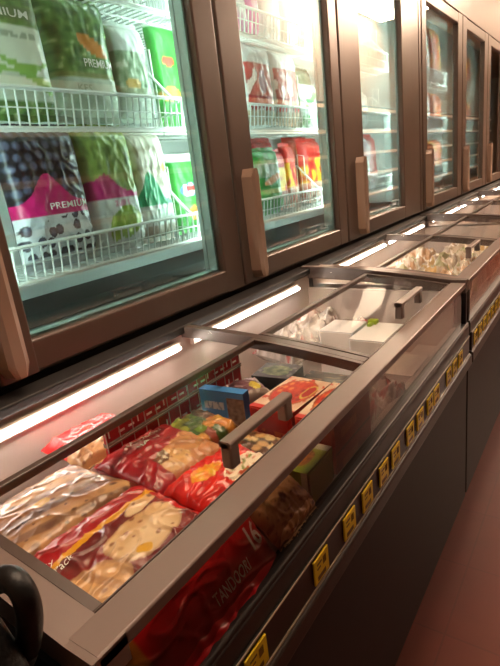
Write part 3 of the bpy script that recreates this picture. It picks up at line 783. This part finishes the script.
# upper shelf, first door
for i,(ya,yb,cc_) in enumerate(((1.8,2.25,('8fae8a','cfe0c8')),(2.35,2.8,('dfe8e4','b4c9bd')))):
    stand('frozen_bag',('pale green','whitish')[i]+' bag high on the upper shelf behind the first door',-2.78,ya,yb,1.14,1.8,.17,lambda u,v,cc_=cc_:mix(H(cc_[0]),H(cc_[1]),.5+nz(u*4,v*4,2)),seed=19+i,res=24)
# second door
def c_red(s):
    def f(u,v):
        c=mix(H('dde3e2'),H('b8c0bf'),.5+nz(u*4,v*4,s))
        if .1<v<.74 and .06<u<.95:
            n=nz(u*5,v*5,s+2); c=mix(H('c92a30'),H('8a1c22'),.5+n)
            if n>.25: c=H('ead9d4')
            if ell(u,v,.55,.5,.13,.16)<1: c=H('9a6a8a') if s<3 else H('e8cfc8')
        if v<.12: c=H('b8a58a')
        return c
    return f
stand('frozen_bag','clear topped bag of red fruit, left one, middle shelf, second door',-2.76,4.1,4.6,.42,1.12,.18,c_red(1),seed=21,res=44,wr=.03)
stand('frozen_bag','clear topped bag of red fruit, right one on the middle shelf, second door',-2.79,4.64,5.16,.42,1.12,.18,c_red(4),seed=22,res=44,wr=.03)
stand('frozen_bag','white and green bag beyond the red fruit bags, second door',-2.86,5.42,5.9,.42,.86,.16,lambda u,v:H('e4ece6') if nz(u*4,v*4,3)<.15 else H('58b070'),seed=23,res=30)
stand('frozen_bag','dull green bag at the back above the white and green bag',-3.08,5.45,6.1,.42,1.1,.16,lambda u,v:greens(u,v,3,('6d8a6a','8fa88a','b8c8b0')),seed=24,res=30)
def c_lowg(u,v):
    c=mix(H('1f8a3c'),H('3fae5a'),.5+nz(u*5,v*5,1))
    if .55<v<.8: c=mix(H('cfd4c8'),H('7aa27a'),.5+nz(u*9,v*9,2))
    if ell(u,v,.6,.52,.35,.06,.2)<1: c=H('d8854a')
    return c
stand('frozen_bag','green bag with a pale label on the lower shelf behind the second door',-2.76,4.1,4.6,-.41,.21,.18,c_lowg,seed=25,res=40,wr=.03)
def c_ry(s):
    def f(u,v):
        c=mix(H('d8241f'),H('b81a1c'),.5+nz(u*4,v*4,s))
        if v<.72: c=mix(c,H('f2c52a'),sm(.3,.6,.5+nz(u*4,v*5,s+2)+.3*math.sin(s+u*4)))
        if v<.28: c=mix(H('d8c8c0'),H('b04a30'),.5+nz(u*5,v*5,s))
        return c
    return f
for i,(ya,yb,x,zt,lb) in enumerate(((4.62,4.95,-2.9,.2,'yellow and red bag right of green one'),(4.98,5.2,-2.92,.26,'red and yellow bag, middle of the red group'),(5.42,5.92,-2.94,.3,'red bag with a bright yellow patch, right of the red group'))):
    stand('frozen_bag',lb+', lower shelf, second door',x,ya,yb,-.41,zt,.17,c_ry(i*2.),seed=26+i,res=36,wr=.03)
for i,(ya,yb) in enumerate(((4.2,4.65),(4.7,5.18),(5.45,6.05))):
    stand('frozen_bag',('dark red','crimson','orange red')[i]+' bag at the back of the lower shelf, second door',-3.14,ya,yb,-.41,.34,.16,lambda u,v,i=i:mix(H(('7a1f24','b0262a','d83a26')[i]),H('8a1a1c'),.5+nz(u*4,v*4,i)),seed=30+i,res=24)
for i,(ya,yb,c0,c1,lb) in enumerate(((4.02,4.26,'e8e0e6','c858a0','white bag with pink foot'),(4.3,4.46,'e65aa8','f0a8cc','narrow hot pink pack'),(4.5,4.86,'e8ece8','c9d2cc','white bag right of the pink pack'),(4.9,5.18,'e6ece8','d2dad4','plain white bag'),(5.42,5.85,'eef2ee','58b888','white bag with a green mark'))):
    stand('frozen_bag',lb+' on the upper shelf behind the second door',-2.76,ya,yb,1.14,1.78,.16,lambda u,v,c0=c0,c1=c1,i=i:mix(H(c0),H(c1),sm(.3,.1,v) if i==0 else sm(.2,.5,nz(u*4,v*4,i))),seed=34+i,res=24)
# third door
def c_rb(u,v):
    c=H('e6e2e4')
    if u>.4 and v>.25: c=mix(H('d8332f'),H('b8222a'),.5+nz(u*4,v*4,2))
    if ell(u,v,.3,.7,.25,.2)<1: c=H('a86a80')
    return c
stand('frozen_bag','white and red bag on the lower shelf behind the third door',-2.78,6.64,7.3,-.41,.32,.2,c_rb,seed=40,res=36)
for i,(ya,yb,z0,z1) in enumerate(((6.3,6.9,.42,.85),(6.4,6.95,1.14,1.7),(7.0,7.5,.42,.9))):
    stand('frozen_bag','whitish bag behind the third door, '+('left on the middle shelf','on the upper shelf','right on the middle shelf')[i],-2.95,ya,yb,z0,z1,.17,lambda u,v:mix(H('dfe4e2'),H('a8b2ae'),.5+nz(u*4,v*4,2)),seed=41+i,res=20)
# farther cabinet: slivers of orange and red bags
def c_or(s):
    def f(u,v):
        c=mix(H('e8642c'),H('d8402a'),.5+nz(u*3,v*3,s))
        if nz(u*3,v*3,s+4)>.15: c=H('f2b23a')
        if v<.25: c=H('d8d2d8')
        return c
    return f
for i,(ya,yb,z0,z1,lb) in enumerate(((9.4,9.98,1.14,2.05,'orange bag on the upper shelf, left of its orange neighbour'),(10.04,10.72,1.14,2.05,'orange and yellow bag on the upper shelf beside the spacer'),(9.4,9.98,.4,1.0,'red bag on the middle shelf, left of its neighbour'),(10.04,10.72,.4,1.0,'red bag on the middle shelf beside the spacer'),(10.04,10.72,-.41,.2,'orange bag on the lower shelf'))):
    stand('frozen_bag',lb+' behind the first mirrored door',-2.78,ya,yb,z0,z1,.2,c_or(i*1.3),seed=50+i,res=24)
for i,(ya,yb,z0,z1,lb) in enumerate(((12.6,13.3,1.14,1.9,'pale orange bag on the upper shelf'),(12.6,13.3,.4,1.0,'orange red bag on the middle shelf'))):
    stand('frozen_bag',lb+' behind the second mirrored door',-2.78,ya,yb,z0,z1,.2,c_or(i*1.3+6),seed=57+i,res=24)

# ------------------------------------------------------------------ black bag with a looped handle at the near corner
r=thing('carry_bag','black bag with a looped handle standing at the near corner of the first chest','bag',(-1.3,.24,-3.2))
b=MB(); rings=[]
for (z,hx,hy) in ((-3.2,.34,.12),(-3.1,.37,.14),(-2.4,.38,.15),(-1.6,.38,.14),(-1.1,.38,.135),(-.95,.37,.125),(-.84,.33,.11),(-.79,.26,.08)):
    ring=[]
    for k in range(28):
        t=2*math.pi*k/28; cs,sn=math.cos(t),math.sin(t); p=.45
        ring.append((-1.30+hx*math.copysign(abs(cs)**p,cs)+.01*nz(k*.7,z*3),.27+hy*math.copysign(abs(sn)**p,sn),z+.012*nz(k*.5,z*4,3)))
    rings.append(ring)
vs=[p for q in rings for p in q]; fs=[]
for i in range(len(rings)-1):
    for k in range(28): fs.append((i*28+k,i*28+(k+1)%28,(i+1)*28+(k+1)%28,(i+1)*28+k))
fs += [tuple(range(28))[::-1],tuple(range(28*(len(rings)-1),28*len(rings)))]
b.add(vs,fs); link('bag_body',b,M['black'],r,smooth=True)
pts=[]
ctrl=[(-1.3,.33,-.84),(-1.22,.37,-.79),(-1.12,.39,-.785),(-1.03,.40,-.775),(-.97,.40,-.74),(-.925,.40,-.74),(-.91,.40,-.775),(-.925,.40,-.84),(-.96,.39,-.93),(-1.0,.36,-1.02)]
for i in range(len(ctrl)-1):
    p0=Vector(ctrl[max(0,i-1)]);p1=Vector(ctrl[i]);p2=Vector(ctrl[i+1]);p3=Vector(ctrl[min(len(ctrl)-1,i+2)])
    for k in range(6):
        t=k/6; pts.append(Vector((-.045,0,-.03))+.5*((2*p1)+(p2-p0)*t+(2*p0-5*p1+4*p2-p3)*t*t+(3*p1-p0-3*p2+p3)*t**3))
pts.append(Vector(ctrl[-1]))
h=MB(); h.tube(pts,.028,10); link('loop_handle',h,mat('black_gloss_strap','100f0f',.5,0,.2,30,.1),r,smooth=True)

# ------------------------------------------------------------------ world, camera, view
w=bpy.data.worlds.new('dim_store'); bpy.context.scene.world=w; w.use_nodes=True
w.node_tree.nodes['Background'].inputs[0].default_value=(*lin('c89a78'),1); w.node_tree.nodes['Background'].inputs[1].default_value=.05
cd_=bpy.data.cameras.new('camera'); cam=bpy.data.objects.new('camera',cd_); C.objects.link(cam)
R=Matrix(((0.82483734,0.07537298,-0.56032336),(0.55370824,-0.3079528,0.77367452),(-0.11423899,-0.9484113,-0.29574561)))
rx=R@Vector((1,0,0)); ry=R@Vector((0,-1,0)); rz=R@Vector((0,0,-1))
mw=Matrix((rx,ry,rz)).transposed().to_4x4(); mw.translation=W((0,0,0))
cam.matrix_world=mw
cd_.sensor_fit='VERTICAL'; cd_.sensor_height=36; cd_.lens=510/666*36; cd_.clip_start=.02
sc=bpy.context.scene; sc.camera=cam
sc.view_settings.view_transform='Standard'; sc.view_settings.look='None'; sc.view_settings.gamma=1; sc.view_settings.exposure=1.3
sc.cycles.use_denoising=True; sc.cycles.max_bounces=10; sc.cycles.transparent_max_bounces=24; sc.cycles.sample_clamp_indirect=6
